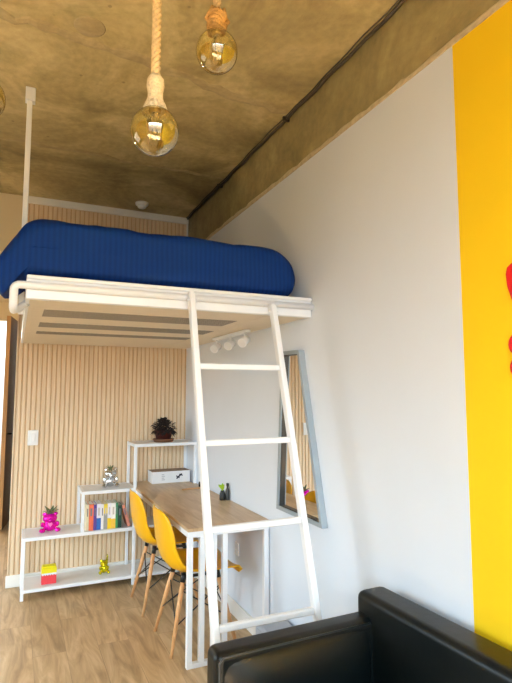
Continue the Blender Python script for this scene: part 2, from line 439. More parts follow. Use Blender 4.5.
def wob(a, c, n_, amp): return [(a[0]+(c[0]-a[0])*i/n_+random.uniform(-amp, amp), a[1]+(c[1]-a[1])*i/n_+random.uniform(-amp, amp)) for i in range(n_+1)]
seam('trim_6', wob((-4, -2.62), (-.02, -2.05), 60, .025), .03)
seam('trim_7', wob((-4, -1.12), (-.02, -1.0), 40, .02), .02)

# ------------------------------------------------------------------ loft bed
bed = thing('loft_bed', (-.7, -1.13, 1.893), 'white metal loft bed platform raised high between slatted wall and white wall', 'bed')
YF = -2.255
fr = MB(); fr.box((-1.385, YF, 1.893), (-.004, YF+.035, 1.99)).box((-1.385, YF-.012, 1.976), (-.004, YF+.035, 1.994), .004)
part(bed, 'front_apron', fr, M['metal'])
sr = MB(); sr.box((-1.385, YF+.035, 1.893), (-1.35, -.03, 1.99)); sr.box((-.04, YF+.035, 1.893), (-.004, -.03, 1.99)); sr.box((-1.35, -.065, 1.893), (-.04, -.03, 1.99))
part(bed, 'side_rails', sr, M['metal'])
tb = [(-.006, YF-.014, 1.947), (-1.405, YF-.014, 1.947)]
for k in range(1, 7):
    a = k/6*PI/2; tb.append((-1.41-.022*math.sin(a), YF-.014, 1.925+.022*math.cos(a)))
tb += [(-1.432, YF-.014, 1.88)]
for k in range(1, 6):
    a = k/5*PI/2; tb.append((-1.432, YF-.014+.03*(1-math.cos(a)), 1.88-.03*math.sin(a)))
tb += [(-1.430, YF+.07, 1.85), (-1.415, YF+.12, 1.862), (-1.395, YF+.15, 1.885), (-1.378, YF+.17, 1.900)]
part(bed, 'front_rail_tube', MB().tube(tb, .0165, 12), M['metal'])
part(bed, 'underside_board', MB().box((-1.37, YF+.03, 1.8925), (-.02, -.045, 1.905), 0).box((-1.35, YF+.035, 1.97), (-.04, -.065, 1.985), 0), M['under'])
ur = MB()
for x in (-1.325, -.23): ur.box((x-.02, YF+.04, 1.8905), (x+.02, -.07, 1.899), .0005)
part(bed, 'underside_battens', ur, M['under'])
for (y0, y1, x1) in ((-1.967, -1.72, -.307), (-1.458, -1.237, -.26), (-.99, -.83, -.26)):
    part(bed, 'perforated_strip', MB().box((-1.30, y0, 1.8915), (x1, y1, 1.8985), 0), M['mesh'])
pole = thing('support_pole', (-1.397, -1.70, 1.90), 'white square pole rising from the left side of the loft bed to the ceiling', 'pole')
part(pole, 'post', MB().box((-1.414, -1.717, 1.90), (-1.387, -1.683, 3.10), .003), M['metal'])
part(pole, 'ceiling_bracket', MB().box((-1.423, -1.725, 3.045), (-1.373, -1.675, ZC+.001), .003), M['metal'])
# duvet: closed padded body lofted from front to back
prof = [(-.70, 1.996), (-.40, 1.996), (-.16, 1.996), (-.085, 2.02), (-.055, 2.08), (-.060, 2.15), (-.09, 2.21), (-.16, 2.252), (-.27, 2.266), (-.5, 2.268), (-.8, 2.268), (-1.1, 2.272), (-1.30, 2.272), (-1.385, 2.245), (-1.435, 2.18), (-1.482, 2.11), (-1.515, 2.04), (-1.51, 1.975), (-1.486, 1.93), (-1.466, 1.925), (-1.445, 1.965), (-1.415, 1.995), (-1.38, 1.998), (-1.2, 1.996), (-.95, 1.996)]
def catmull(P_, n_):
    out = []; N = len(P_)
    for i in range(N):
        p0, p1, p2, p3 = [Vector(P_[(i+k-1) % N]) for k in range(4)]
        for j in range(n_):
            t = j/n_; out.append(.5*((2*p1)+(p2-p0)*t+(2*p0-5*p1+4*p2-p3)*t*t+(3*p1-p0-3*p2+p3)*t**3))
    return out
from mathutils import noise as mnoise
cp = catmull(prof, 6)
t = bmesh.new(); rings = []
def ring(y, inset, k):
    cx, cz = -.76, 2.13
    w = 1/(1+math.exp((y+1.90)/.035))        # 1 near the front corner, 0 by the post
    vs = []
    for q in cp:
        x, z = q.x, max(q.y, 1.922)
        if x < -1.37:
            x2, z2 = max(x, -1.372), max(z, 1.996)
            x, z = x*w+x2*(1-w), z*w+z2*(1-w)
        if x > -1.402: z = max(z, 1.9965)
        dx, dz = x-cx, z-cz
        sx = 1-inset/.66; sz = 1-inset/.135
        if inset > 0:
            sx = max(sx, 0); sz = max(sz, 0)
        x, z = cx+dx*sx, cz+dz*sz
        nn = mnoise.noise(Vector((x*5, y*5, z*9)))*.010+mnoise.noise(Vector((x*16, y*3, z*7)))*.005
        if z > 2.02:
            yy = y+nn*(1 if inset > .02 else 0)
            z += nn if inset < .1 else 0
        else: yy = y
        vs.append(t.verts.new((x, yy, z)))
    return vs
fr_r = .055
for s_ in (.132, .12, .105, .09, .075): rings.append(ring(-2.212-.004*(s_), s_, 0))
for k in range(7):
    a = k/6*PI/2
    rings.append(ring(-2.212+fr_r*(1-math.cos(a)), fr_r*(1-math.sin(a)), 0))
yy0 = -2.212+fr_r
for k in range(1, 40): rings.append(ring(yy0+(-.12-yy0)*k/39, 0, 0))
for k in range(1, 6):
    a = k/5*PI/2; rings.append(ring(-.12+.06*math.sin(a), .06*(1-math.cos(a)), 0))
for A, B in zip(rings, rings[1:]):
    N = len(A)
    for k in range(N): t.faces.new((A[k], A[(k+1) % N], B[(k+1) % N], B[k]))
t.faces.new(rings[0][::-1]); t.faces.new(rings[-1])
bmesh.ops.recalc_face_normals(t, faces=t.faces[:])
for f in t.faces: f.smooth = True
mb = MB(); mb.merge(t); dv_o = mb.build('duvet', M['duvet'], None, True, (-.7, -1.15, 1.996))
tag(dv_o, 'thick dark blue ribbed duvet bundled on the white loft bed', 'duvet')

# ------------------------------------------------------------------ ladder
def ly(z): return -2.815+.2614*z
lad = thing('ladder', (-.47, ly(0), 0), 'slanted white metal ladder leaning on the loft bed front', 'ladder')
rw = .038
for xb, x, zt in ((-.682, -.68, 1.955), (-.222, -.262, 1.925)):
    r_ = part(lad, 'rail', MB().bar((xb, ly(0), .006), (x, ly(zt)-.006, zt), rw, .028, .004, up=(1, 0, 0)), M['metal'])
    sub(r_, lad, 'hook', MB().box((x-.012, ly(zt)-.016, zt-.02), (x+.012, YF-.0312, zt+.014), .003), M['metal'])
    sub(r_, lad, 'bolt', MB().tube([(x-.026, ly(zt)-.012, zt-.03), (x+.026, ly(zt)-.012, zt-.03)], .007), M['metal'])
for z in (.255, .597, .945, 1.284, 1.616):
    part(lad, 'rung', MB().bar((-.668, ly(z), z), (-.234-.02*z, ly(z), z), .026, .026, .004), M['metal'])

# ------------------------------------------------------------------ stepped shelf unit
sh = thing('shelf_unit', (-.66, -.2, 0), 'white stepped metal shelf unit standing along the slatted wall', 'shelf')
T = .024; yf, yr = -.335, -.05
def post(x, y, z0, z1): part(sh, 'post', MB().box((x-T/2+.0006, y-T/2+.0006, z0), (x+T/2-.0006, y+T/2-.0006, z1-.0008)), M['metal'])
for x, z0, z1 in ((-1.31, 0, .44), (-.512, 0, 1.085), (-.0135, 0, 1.085)):
    for y in (yf, yr): post(x, y, z0, z1)
for y in (yf, yr): post(-.905, y, .44, .742)
def board(x0, x1, z, name='shelf'):
    f_ = MB()
    for y in (yf, yr): f_.box((x0, y-T/2, z-T), (x1, y+T/2, z))
    f_.box((x0, yf, z-T), (x0+T, yr, z)); f_.box((x1-T, yf, z-T), (x1, yr, z))
    fo = part(sh, name, f_, M['metal'])
    sub(fo, sh, 'panel', MB().box((x0+T/2, yf+T/2-.003, z-.010), (x1-T/2, yr-T/2+.003, z-.001), 0), M['shelf'])
board(-1.322, -.0015, .076); board(-1.322, -.0015, .44); board(-.917, -.50, .742); board(-.524, -.0015, 1.085)

# ------------------------------------------------------------------ desk
dk = thing('desk', (-.26, -1.05, 0), 'long oak desk on a white frame running along the white wall', 'desk')
tp = MB(); tp.prism([(-.508, -1.748), (-.003, -1.748), (-.003, -.352), (-.028, -.352), (-.028, -.068), (-.497, -.068), (-.497, -.352), (-.508, -.352)], 2, .726, .745, bev=.0015)
part(dk, 'tabletop', tp, M['top'])
fr = MB(); fr.box((-.506, -1.745, .694), (-.476, -.36, .726)); fr.box((-.034, -1.745, .694), (-.005, -.36, .726)); fr.box((-.476, -1.745, .694), (-.034, -1.715, .726)); fr.box((-.476, -.39, .694), (-.034, -.36, .726))
part(dk, 'frame', fr, M['metal'])
for x in (-.490, -.420, -.348, -.284, -.024):
    part(dk, 'leg', MB().box((x-.015, -1.745, .026 if x > -.48 and x < -.1 else 0), (x+.015, -1.715, .694)), M['metal'])
for x in (-.024,): part(dk, 'leg', MB().box((x-.015, -.395, 0), (x+.015, -.365, .694)), M['metal'])
part(dk, 'foot_rail', MB().box((-.475, -1.745, 0), (-.039, -1.715, .026)), M['metal'])

# ------------------------------------------------------------------ chairs (local: +x is forward)
def shell_bm():
    st = [  # u, z, half width, side curl
        (.226, .402, .150, .004), (.222, .424, .195, .012), (.203, .438, .215, .020), (.15, .438, .226, .022), (.05, .428, .230, .034),
        (-.05, .424, .226, .045), (-.12, .430, .220, .055), (-.172, .452, .214, .060), (-.204, .490, .212, .062), (-.223, .54, .210, .058),
        (-.238, .60, .208, .050), (-.244, .65, .208, .050), (-.250, .70, .203, .044), (-.254, .742, .190, .036), (-.257, .774, .162, .028), (-.259, .794, .114, .018), (-.260, .802, .055, .012)]
    t = bmesh.new(); g = []; n_ = 16
    for i, (u, z, w, c) in enumerate(st):
        a = st[max(i-1, 0)]; q = st[min(i+1, len(st)-1)]
        tx, tz = q[0]-a[0], q[1]-a[1]; l = math.hypot(tx, tz); nx_, nz_ = tz/l, -tx/l   # towards the sitter
        if nz_ < 0 and i < 7: nx_, nz_ = -nx_, -nz_
        row = []
        for j in range(n_+1):
            s_ = -1+2*j/n_; k = abs(s_)**2.6*c
            row.append(Vector((u+nx_*k, w*s_, z+nz_*k)))
        g.append(row)
    th = .007
    V = [[t.verts.new(p_) for p_ in r] for r in g]
    for i in range(len(st)-1):
        for j in range(n_): t.faces.new((V[i][j], V[i][j+1], V[i+1][j+1], V[i+1][j]))
    bmesh.ops.recalc_face_normals(t, faces=t.faces[:])
    bmesh.ops.solidify(t, geom=t.faces[:], thickness=th)
    bmesh.ops.recalc_face_normals(t, faces=t.faces[:])
    for f in t.faces: f.smooth = True
    return t
def make_chair(label):
    r_ = thing('dining_chair', (0, 0, 0), label, 'chair', 'yellow shell chairs at the desk')
    MB().merge(shell_bm()).build('seat_shell', M['chair'], r_)
    for sx, sy in ((-1, -1), (-1, 1), (1, -1), (1, 1)):
        a = Vector((.105*sx-.0, .10*sy, .415)); c = Vector((.2*sx, .19*sy, 0))
        lg = MB().tube([a, a.lerp(c, .35), c], [.0135, .0145, .0095], 12).build('leg', M['beech'], r_)
        MB().tube([a+Vector((0, 0, .012)), a.lerp(c, .09)], .0155, 12).build('bracket', M['black'], lg)
    w = MB()
    for sy in (-1, 1):
        w.tube([(.115*-1, .115*sy, .33), (.165, .16*sy, .155)], .004, 6); w.tube([(.115, .115*sy, .33), (-.165, .16*sy, .155)], .004, 6)
    for sx in (-1, 1):
        w.tube([(.125*sx, -.115, .33), (.165*sx, .155, .155)], .004, 6); w.tube([(.125*sx, .115, .33), (.165*sx, -.155, .155)], .004, 6)
    w.tube([(-.11, -.10, .40), (.11, .10, .40)], .005, 6); w.tube([(-.11, .10, .40), (.11, -.10, .40)], .005, 6)
    w.box((-.12, -.11, .398), (.12, -.09, .412)); w.box((-.12, .09, .398), (.12, .11, .412))
    w.build('wire_brace', M['black'], r_)
    return r_
def dup(root, loc, label):
    r_ = root.copy(); COL.objects.link(r_); r_.location = loc; r_['label'] = label
    for ch in list(root.children):
        c_ = ch.copy(); COL.objects.link(c_); c_.parent = r_
        for g in list(ch.children):
            d_ = g.copy(); COL.objects.link(d_); d_.parent = c_
    return r_
ch = make_chair('yellow shell chair with wooden legs at the desk, nearer the ladder')
ch.location = (-.348, -1.395, 0)
dup(ch, (-.372, -.772, 0), 'yellow shell chair with wooden legs at the desk, nearer the bookshelf')

# ------------------------------------------------------------------ mirror on the right wall
mi_ = thing('wall_mirror', (0, -2.12, .84), 'slanted wall mirror in a blue-grey metal frame on the white wall', 'mirror')
o4 = [Vector(p_) for p_ in ((-1.962, 1.732), (-2.168, 1.727), (-2.388, .843), (-1.895, .843))]
def inset4(P_, d):
    out = []; N = len(P_); c_ = sum(P_, Vector((0, 0)))/N
    L_ = []
    for i in range(N):
        a, q = P_[i], P_[(i+1) % N]; e_ = (q-a).normalized(); n_ = Vector((-e_.y, e_.x))
        if n_.dot(c_-a) < 0: n_ = -n_
        L_.append((a+n_*d, e_))
    for i in range(N):
        (a, e1), (q, e2) = L_[i-1], L_[i]
        den = e1.x*e2.y-e1.y*e2.x; s_ = ((q.x-a.x)*e2.y-(q.y-a.y)*e2.x)/den
        out.append(a+e1*s_)
    return out
i4 = inset4(o4, .021); k4 = inset4(o4, .025)
def frame4(A, B, x0, x1):
    t = bmesh.new()
    f = [[t.verts.new((x, q.x, q.y)) for q in P_] for x, P_ in ((x0, A), (x1, A), (x1, B), (x0, B))]
    for r0, r1 in zip(f, f[1:]+f[:1]):
        for k in range(4): t.faces.new((r0[k], r0[(k+1) % 4], r1[(k+1) % 4], r1[k]))
    bmesh.ops.recalc_face_normals(t, faces=t.faces[:]); return MB().merge(t)
part(mi_, 'frame', frame4(o4, i4, -.0005, -.034), M['blue_grey'])
part(mi_, 'inner_lip', frame4(i4, k4, -.004, -.026), M['dark_lip'])
part(mi_, 'mirror_glass', MB().prism([tuple(q) for q in i4], 0, -.010, -.004), M['mirror'])

# ------------------------------------------------------------------ pendants
def rope_mesh(x, y, z0, z1, r, pitch=.05):
    mb_ = MB(); n_ = int((z1-z0)/.006)
    for s_ in range(3):
        pts = []
        for i in range(n_+1):
            z = z0+(z1-z0)*i/n_; a = 2*PI*(z/pitch)+s_*2*PI/3
            pts.append((x+.52*r*math.cos(a), y+.52*r*math.sin(a), z))
        mb_.tube(pts, r*.55, 6)
    return mb_
def pendant(x, y, z, label, knotted=False):
    R_ = .0625
    r_ = thing('pendant_lamp', (x, y, ZC), label, 'lamp', 'rope pendant lamps')
    top = z+R_*1.0
    part(r_, 'rope', rope_mesh(x, y, top+.075, ZC-.015, .0125), M['rope'])
    part(r_, 'ceiling_hook', MB().lathe([(0, ZC-.03), (.02, ZC-.028), (.026, ZC-.01), (.026, ZC+.001)], (x, y, 0), 20), M['rope'])
    # bound rope sleeve over the lamp holder
    sl_ = MB()
    if not knotted:
        pr = [(.0, top+.092), (.014, top+.09), (.022, top+.078), (.0235, top+.06), (.020, top+.042), (.020, top+.03), (.026, top+.008), (.029, top-.006), (.024, top-.008), (.017, top-.004), (0, top-.004)]
        sl_.lathe(pr, (x, y, 0), 24)
        for k in range(60):
            a = random.random()*2*PI; q = .025
            sl_.tube([(x+q*math.cos(a), y+q*math.sin(a), top+.012), (x+(q+.009)*math.cos(a+.1), y+(q+.009)*math.sin(a+.1), top-.012-.006*random.random())], .0015, 5)
        part(r_, 'rope_sleeve', sl_, M['jute'])
    else:
        for k in range(5):
            pts = []
            for i in range(25):
                a = 2*PI*i/24
                pts.append((x+(.021+.004*math.sin(3*a+k))*math.cos(a+k), y+(.021+.004*math.cos(2*a+k))*math.sin(a+k), top+.004+k*.011+.007*math.sin(2*a+k*2)))
            sl_.tube(pts, .0085, 8)
        sl_.lathe([(0, top+.085), (.008, top+.08), (.012, top+.03), (.022, top+.004), (.018, top-.004), (0, top-.004)], (x, y, 0), 20)
        for k in range(6):
            a = random.random()*6.28
            sl_.tube([(x+.02*math.cos(a), y+.02*math.sin(a), top+.02), (x+.034*math.cos(a), y+.034*math.sin(a), top+.03+.02*random.random()), (x+.02*math.cos(a+.6), y+.02*math.sin(a+.6), top+.07)], .006, 6)
        part(r_, 'rope_sleeve', sl_, M['jute_dark'])
    part(r_, 'lamp_cap', MB().lathe([(0, top+.016), (.016, top+.014), (.017, top-.006), (.015, top-.012), (0, top-.012)], (x, y, 0), 24), M['brass'])
    def ball(rr, neck):
        out = [(neck, z+math.sqrt(max(rr*rr-neck*neck, 0))+.006)]
        a0 = math.asin(neck/rr)
        for i in range(29):
            a = a0+(PI-a0)*i/28; out.append((rr*math.sin(a) if i < 28 else 0, z+rr*math.cos(a)))
        return out
    gl = MB(); outer = ball(R_, .0155); inner = ball(R_-.0011, .0142)
    gl.lathe(outer[::-1]+[(p_[0], p_[1]) for p_ in inner], (x, y, 0), 48)
    bulb = part(r_, 'glass_bulb', gl, M['amber'])
    st = MB().lathe([(0, top-.01), (.010, top-.012), (.006, top-.03), (.0045, top-.055), (.007, top-.06), (0, top-.062)], (x, y, 0), 16)
    sub(bulb, r_, 'glass_stem', st, M['stem'])
    fl = MB()
    for k in range(6):
        a = k*PI/3; a2 = a+PI/6
        fl.tube([(x+.006*math.cos(a), y+.006*math.sin(a), top-.05), (x+.022*math.cos(a), y+.022*math.sin(a), top-.04), (x+.016*math.cos(a2), y+.016*math.sin(a2), top-.098), (x+.022*math.cos(a+PI/3), y+.022*math.sin(a+PI/3), top-.04)], .0009, 5)
    sub(bulb, r_, 'filament', fl, M['filament'])
pendant(-1.107, -3.341, 2.175, 'amber globe lamp on straight jute rope with pale sleeve, lowest of the pendants')
pendant(-.904, -3.249, 2.509, 'amber globe lamp under knotted brown rope, nearest the concrete beam', True)
pendant(-1.530, -3.025, 2.335, 'amber globe lamp on rope cut by the left edge of the photo')

# ------------------------------------------------------------------ bears and plants on the shelves
def baked(mb_, name, mat, voxel, ratio, parent, loc):
    me = bpy.data.meshes.new('tmp'); mb_.bm.to_mesh(me); mb_.bm.free()
    o_ = bpy.data.objects.new('tmp', me); COL.objects.link(o_)
    a = o_.modifiers.new('r', 'REMESH'); a.mode = 'VOXEL'; a.voxel_size = voxel
    d_ = o_.modifiers.new('d', 'DECIMATE'); d_.ratio = ratio
    dg = bpy.context.evaluated_depsgraph_get(); m2 = bpy.data.meshes.new_from_object(o_.evaluated_get(dg))
    bpy.data.objects.remove(o_); bpy.data.meshes.remove(me)
    m2.name = name; m2.materials.clear(); m2.materials.append(mat)
    for p_ in m2.polygons: p_.use_smooth = False; p_.material_index = 0
    q = bpy.data.objects.new(name, m2); COL.objects.link(q); q.location = loc
    if parent: q.parent = parent
    return q
def bear_body(k, wide=1.0):
    """sitting bear facing -y, k = height"""
    b_ = MB(); s_ = k
    b_.ico((0, .02*s_, .30*s_), .30*s_, 3, (.92, .85, 1.0))
    b_.ico((0, -.02*s_, .70*s_), .27*s_, 3, (1.08, .95, .95))
    b_.ico((0, -.25*s_, .64*s_), .11*s_, 2, (1.1, .9, .8))
    for x in (-1, 1):
        b_.ico((x*.22*s_, 0, .92*s_), .10*s_, 2, (1, .6, 1))
        b_.ico((x*.30*s_, -.26*s_, .115*s_), .135*s_, 2, (.95, 1.5, .85))
        b_.ico((x*.29*s_, -.12*s_, .40*s_), .10*s_, 2, (.8, 1.1, 1.5))
    for v in b_.bm.verts: v.co.z = max(v.co.z, 0); v.co.x *= wide
    return b_
def sprig(root, name, z, n_, L_, w_, mat, spread=.6):
    f_ = MB()
    for i in range(n_):
        a = 2*PI*i/n_+random.uniform(-.3, .3); t_ = spread*(.3+.7*random.random())
        f_.leaf((.004*math.cos(a), .004*math.sin(a), z), (math.cos(a)*t_, math.sin(a)*t_, 1), L_*random.uniform(.75, 1.1), w_, .15)
    return f_.build(name, mat, root)
bz = thing('bear_planter', (-1.128, -.195, .440), 'faceted magenta bear planter with a small plant, on the low shelf', 'planter', 'bear ornaments on the shelves')
bd = baked(bear_body(.140, 1.30), 'bear_body', M['magenta'], .0035, .06, bz, (0, 0, -.001))
h = MB(); hp = []
for i in range(20):
    a = 2*PI*i/20; hp.append((.016*math.sin(a)**3, .0011*(13*math.cos(a)-5*math.cos(2*a)-2*math.cos(3*a)-math.cos(4*a))+.058))
h.prism(hp, 1, -.050, -.030, bev=.001); h.build('heart', M['heart'], bz)
sprig(bz, 'plant', .122, 13, .082, .022, M['leaf'], 1.25)
bz = thing('bear_planter', (-.683, -.20, .742), 'shiny silver bear planter with thin sprigs, on the middle shelf above books', 'planter', 'bear ornaments on the shelves')
baked(bear_body(.150, 1.12), 'bear_body', M['silver'], .0035, .07, bz, (0, 0, -.001))
sprig(bz, 'plant', .132, 10, .055, .010, M['leaf'], 1.1)
bz = thing('bear_figurine', (-.715, -.20, .076), 'small metallic lime-gold bear figurine on the bottom shelf', 'figurine', 'bear ornaments on the shelves')
baked(bear_body(.105), 'bear_body', M['gold'], .0030, .07, bz, (0, 0, -.001))
sp = MB(); sp.tube([(.018, 0, .085), (.026, 0, .12), (.022, 0, .142)], [.006, .006, .003], 8); sp.build('raised_ear', M['gold'], bz)
# yellow and red box on the bottom shelf
bx = thing('gift_box', (-1.126, -.25, .076), 'small box, yellow above and red below, on the bottom shelf', 'box')
part(bx, 'box_base', MB().box((-1.178, -.285, .076), (-1.074, -.215, .140), .002), M['box_red'])
zz = []
for i in range(13): zz.append((-1.178+.104*i/12, .138 if i % 2 else .146))
part(bx, 'ragged_band', MB().prism([(-1.178, .156), (-1.074, .156)]+zz[::-1], 1, -.2865, -.2135), M['card'])
part(bx, 'box_lid', MB().box((-1.179, -.286, .150), (-1.073, -.214, .190), .002).box((-1.175, -.283, .19), (-1.077, -.217, .204), .004), M['box_yellow'])

# ------------------------------------------------------------------ books
books = [  # left x, width, height, colours bottom/top, split, label
    (-.876, .020, .195, (238, 224, 190), None, 0, 'slim cream book standing at the left end of the row'),
    (-.855, .034, .196, (240, 120, 84), None, 0, 'thick coral orange book beside the cream one'),
    (-.820, .022, .193, (84, 62, 150), None, 0, 'purple book between the orange and blue books'),
    (-.797, .032, .196, (36, 100, 182), (232, 232, 240), .45, 'book with a blue lower and white upper spine'),
    (-.764, .019, .190, (238, 236, 232), None, 0, 'slim plain white book right of the blue and white one'),
    (-.744, .028, .190, (158, 158, 150), (236, 212, 60), .62, 'book with a grey lower and yellow upper spine'),
    (-.715, .026, .194, (246, 206, 20), (238, 234, 240), .42, 'book with bright yellow lower and pale lilac upper spine'),
    (-.688, .034, .192, (240, 192, 66), (244, 242, 236), .38, 'wide white book with an ochre block at its foot'),
    (-.653, .016, .192, (62, 146, 92), None, 0, 'slim mid green book beside the wide white one'),
    (-.636, .030, .172, (18, 62, 50), None, 0, 'dark green book, shortest of the upright ones')]
ZS = .440
bmats = {}
def bmat(c_):
    if c_ not in bmats: bmats[c_] = plain('book_cover', c_, .5, var=.04, scale=40)
    return bmats[c_]
def book(x, w, hgt, c0, c1, spl, label, tilt=0):
    r_ = thing('book', (x, -.235, ZS), label, 'book', 'books on the shelf')
    cv = MB(); D0, D1 = -.075, .075
    cv.box((0, D0, 0), (.002, D1, hgt), 0); cv.box((w-.002, D0, 0), (w, D1, hgt), 0); cv.box((.0, D0-.002, 0), (w, D0+.001, hgt if not c1 else hgt*spl), .0)
    cv.build('cover', bmat(c0), r_)
    if c1: MB().box((0, D0-.002, hgt*spl), (w, D0+.001, hgt), 0).box((-.0003, D0, hgt*spl), (.0023, D1, hgt+.0003), 0).box((w-.0023, D0, hgt*spl), (w+.0003, D1, hgt+.0003), 0).build('spine_band', bmat(c1), r_)
    MB().box((.002, D0+.001, .003), (w-.002, D1-.004, hgt-.003), 0).build('pages', M['paper'], r_)
    MB().box((w*.3, D0-.0026, hgt*.55), (w*.7, D0-.0018, hgt*.85), 0).build('spine_title', bmat((120, 120, 130) if not c1 else (200, 190, 180)), r_)
    r_.rotation_euler = (0, tilt, 0); return r_
for b_ in books: book(*b_)
lb = book(-.556, .022, .175, (214, 138, 116), None, 0, 'salmon pink book leaning on the dark green one', -.30)

# ------------------------------------------------------------------ potted plant on top shelf
pt = thing('potted_plant', (-.252, -.20, 1.085), 'dark bushy plant in a red-brown pot on the top shelf', 'plant')
X, Y = -.252, -.20
part(pt, 'saucer', MB().lathe([(0, 1.085), (.078, 1.085), (.092, 1.108), (.088, 1.110), (.075, 1.092), (0, 1.092)], (X, Y, 0), 32), M['saucer'])
part(pt, 'pot', MB().lathe([(0, 1.092), (.058, 1.092), (.074, 1.165), (.079, 1.165), (.079, 1.18), (.07, 1.18), (.068, 1.168), (0, 1.168)], (X, Y, 0), 32), M['terracotta'])
f_ = MB()
for i in range(420):
    a = random.random()*2*PI; el = random.uniform(-.45, 1.5); r0 = random.uniform(.03, .095)
    c_ = Vector((X+math.cos(a)*math.cos(el)*r0, Y+math.sin(a)*math.cos(el)*r0, 1.19+math.sin(el)*r0*.95))
    f_.leaf(c_, (math.cos(a)*math.cos(el)+random.uniform(-.3, .3), math.sin(a)*math.cos(el)+random.uniform(-.3, .3), math.sin(el)+.2), random.uniform(.025, .042), .02, .5)
for i in range(14):
    a = i*.45; f_.tube([(X, Y, 1.17), (X+.03*math.cos(a), Y+.03*math.sin(a), 1.21), (X+.06*math.cos(a), Y+.06*math.sin(a), 1.24)], .002, 5)
part(pt, 'foliage', f_, M['dark_leaf'])

# ------------------------------------------------------------------ things on the desk
wbx = thing('card_box', (-.18, -.17, .745), 'low white box with small printed marks at the back of the desk', 'box')
bb = part(wbx, 'box_body', MB().box((-.352, -.242, .745), (-.026, -.085, .838), .003), M['card'])
part(wbx, 'lid', MB().box((-.3535, -.2435, .826), (-.0245, -.0835, .840), .002), M['card'])
part(wbx, 'lid_label', MB().box((-.350, -.238, .8395), (-.028, -.088, .8412), 0), M['kraft'])
mk = MB()
for k in range(4): mk.box((-.272, -.2426, .812-.014*k), (-.25+.006*(k % 2), -.2415, .819-.014*k), 0)
sub(bb, wbx, 'grey_print', mk, M['ink_grey'])
lg = MB(); lg.bar((-.145, -.2425, .776), (-.10, -.2425, .815), .012, .0012, 0, up=(0, 1, 0)); lg.bar((-.148, -.2425, .800), (-.118, -.2425, .782), .009, .0012, 0, up=(0, 1, 0)); lg.bar((-.122, -.2425, .812), (-.092, -.2425, .80), .009, .0012, 0, up=(0, 1, 0))
sub(bb, wbx, 'logo_mark', lg, M['ink'])
tag(MB().box((-.20, -.606, .745), (-.055, -.576, .753), .002, rot=Matrix.Rotation(.10, 3, 'Z')).build('ruler', M['beech']), 'pale wooden strip lying on the desk behind the ladder rail', 'ruler')
b1 = thing('pot', (-.052, -1.085, .745), 'small black pot with a lime green sprig near the desk edge', 'plant')
MB().lathe([(0, 0), (.020, 0), (.022, .01), (.020, .045), (.014, .062), (.012, .066), (0, .066)], (0, 0, 0), 20).build('pot_body', M['black'], b1)
f_ = MB()
for i in range(14):
    a = random.random()*6.28; f_.leaf((0, 0, .062), (math.cos(a)*.5-.25, math.sin(a)*.5, 1), random.uniform(.04, .062), .018, .1)
f_.build('sprig', M['lime'], b1)
b2 = thing('bottle', (-.020, -1.10, .745), 'slim dark bottle beside the lime green sprig on the desk', 'bottle')
MB().lathe([(0, 0), (.014, 0), (.015, .004), (.015, .060), (.011, .075), (.007, .085), (.007, .098), (0, .098)], (0, 0, 0), 20).build('bottle_body', M['dark_lip'], b2)
MB().lathe([(0, .098), (.009, .098), (.009, .116), (.0, .118)], (0, 0, 0), 16).build('cap', M['black'], b2)
tag(MB().lathe([(0, .745), (.011, .745), (.012, .775), (.008, .785), (0, .786)], (-.030, -.520, 0), 16).build('jar', M['black']), 'tiny black jar on the desk by the wall behind the ladder', 'jar')

# ------------------------------------------------------------------ fittings
sw = thing('light_switch', (-1.267, -.014, 1.138), 'white light switch plate on the slatted wall', 'switch')
part(sw, 'plate', MB().box((-1.306, -.024, 1.078), (-1.228, -.0138, 1.198), .004), M['plug'])
part(sw, 'rocker', MB().box((-1.284, -.029, 1.104), (-1.250, -.022, 1.172), .003), M['plug'])
ou = thing('power_outlet', (0, -1.24, .447), 'white socket plate low on the wall under the desk', 'socket')
part(ou, 'plate', MB().box((-.009, -1.268, .405), (0, -1.212, .49), .003), M['plug'])
for z in (.43, .465): part(ou, 'socket', MB().box((-.012, -1.252, z-.011), (-.008, -1.228, z+.011), .002), M['shelf'])
sp = thing('spotlight_bar', (-.11, -1.36, 1.89), 'white spotlight bar with three heads under the loft bed', 'lamp')
part(sp, 'bar', MB().box((-.13, -1.66, 1.872), (-.09, -1.06, 1.8895), .003), M['metal'])
for y in (-1.10, -1.37, -1.61):
    hd = MB(); hd.tube([(-.11, y, 1.872), (-.11, y, 1.845)], .006, 8)
    d_ = Vector((-.55, -.45, -.35)).normalized(); c_ = Vector((-.112, y, 1.82))
    hd.tube([c_-d_*.035, c_-d_*.03, c_+d_*.035], [.02, .027, .030], 20)
    so = part(sp, 'spot_head', hd, M['metal'])
    sub(so, sp, 'lens', MB().tube([c_+d_*.034, c_+d_*.037], .024, 20), M['shelf'])
sd = thing('smoke_detector', (-.484, -.241, ZC), 'round white smoke detector on the concrete ceiling near the slatted wall', 'detector')
part(sd, 'base', MB().lathe([(0, ZC-.02), (.052, ZC-.02), (.055, ZC-.014), (.055, ZC), (0, ZC)], (-.484, -.241, 0), 32), M['plug'])
part(sd, 'sensor_cap', MB().lathe([(0, ZC-.046), (.028, ZC-.046), (.036, ZC-.038), (.038, ZC-.02), (0, ZC-.02)], (-.484, -.241, 0), 32), M['plug'])
cb = thing('ceiling_cable', (-.012, -3.4, ZC-.01), 'dark cable run along the corner of ceiling and concrete beam', 'cable')
pts = []
for i in range(90):
    y = YW+.02+(-.06-YW)*i/89; pts.append((-.016+.003*math.sin(i*1.3), y, ZC-.013+.002*math.sin(i*.9)))
part(cb, 'cable', MB().tube(pts, .0085, 8), M['cable'])
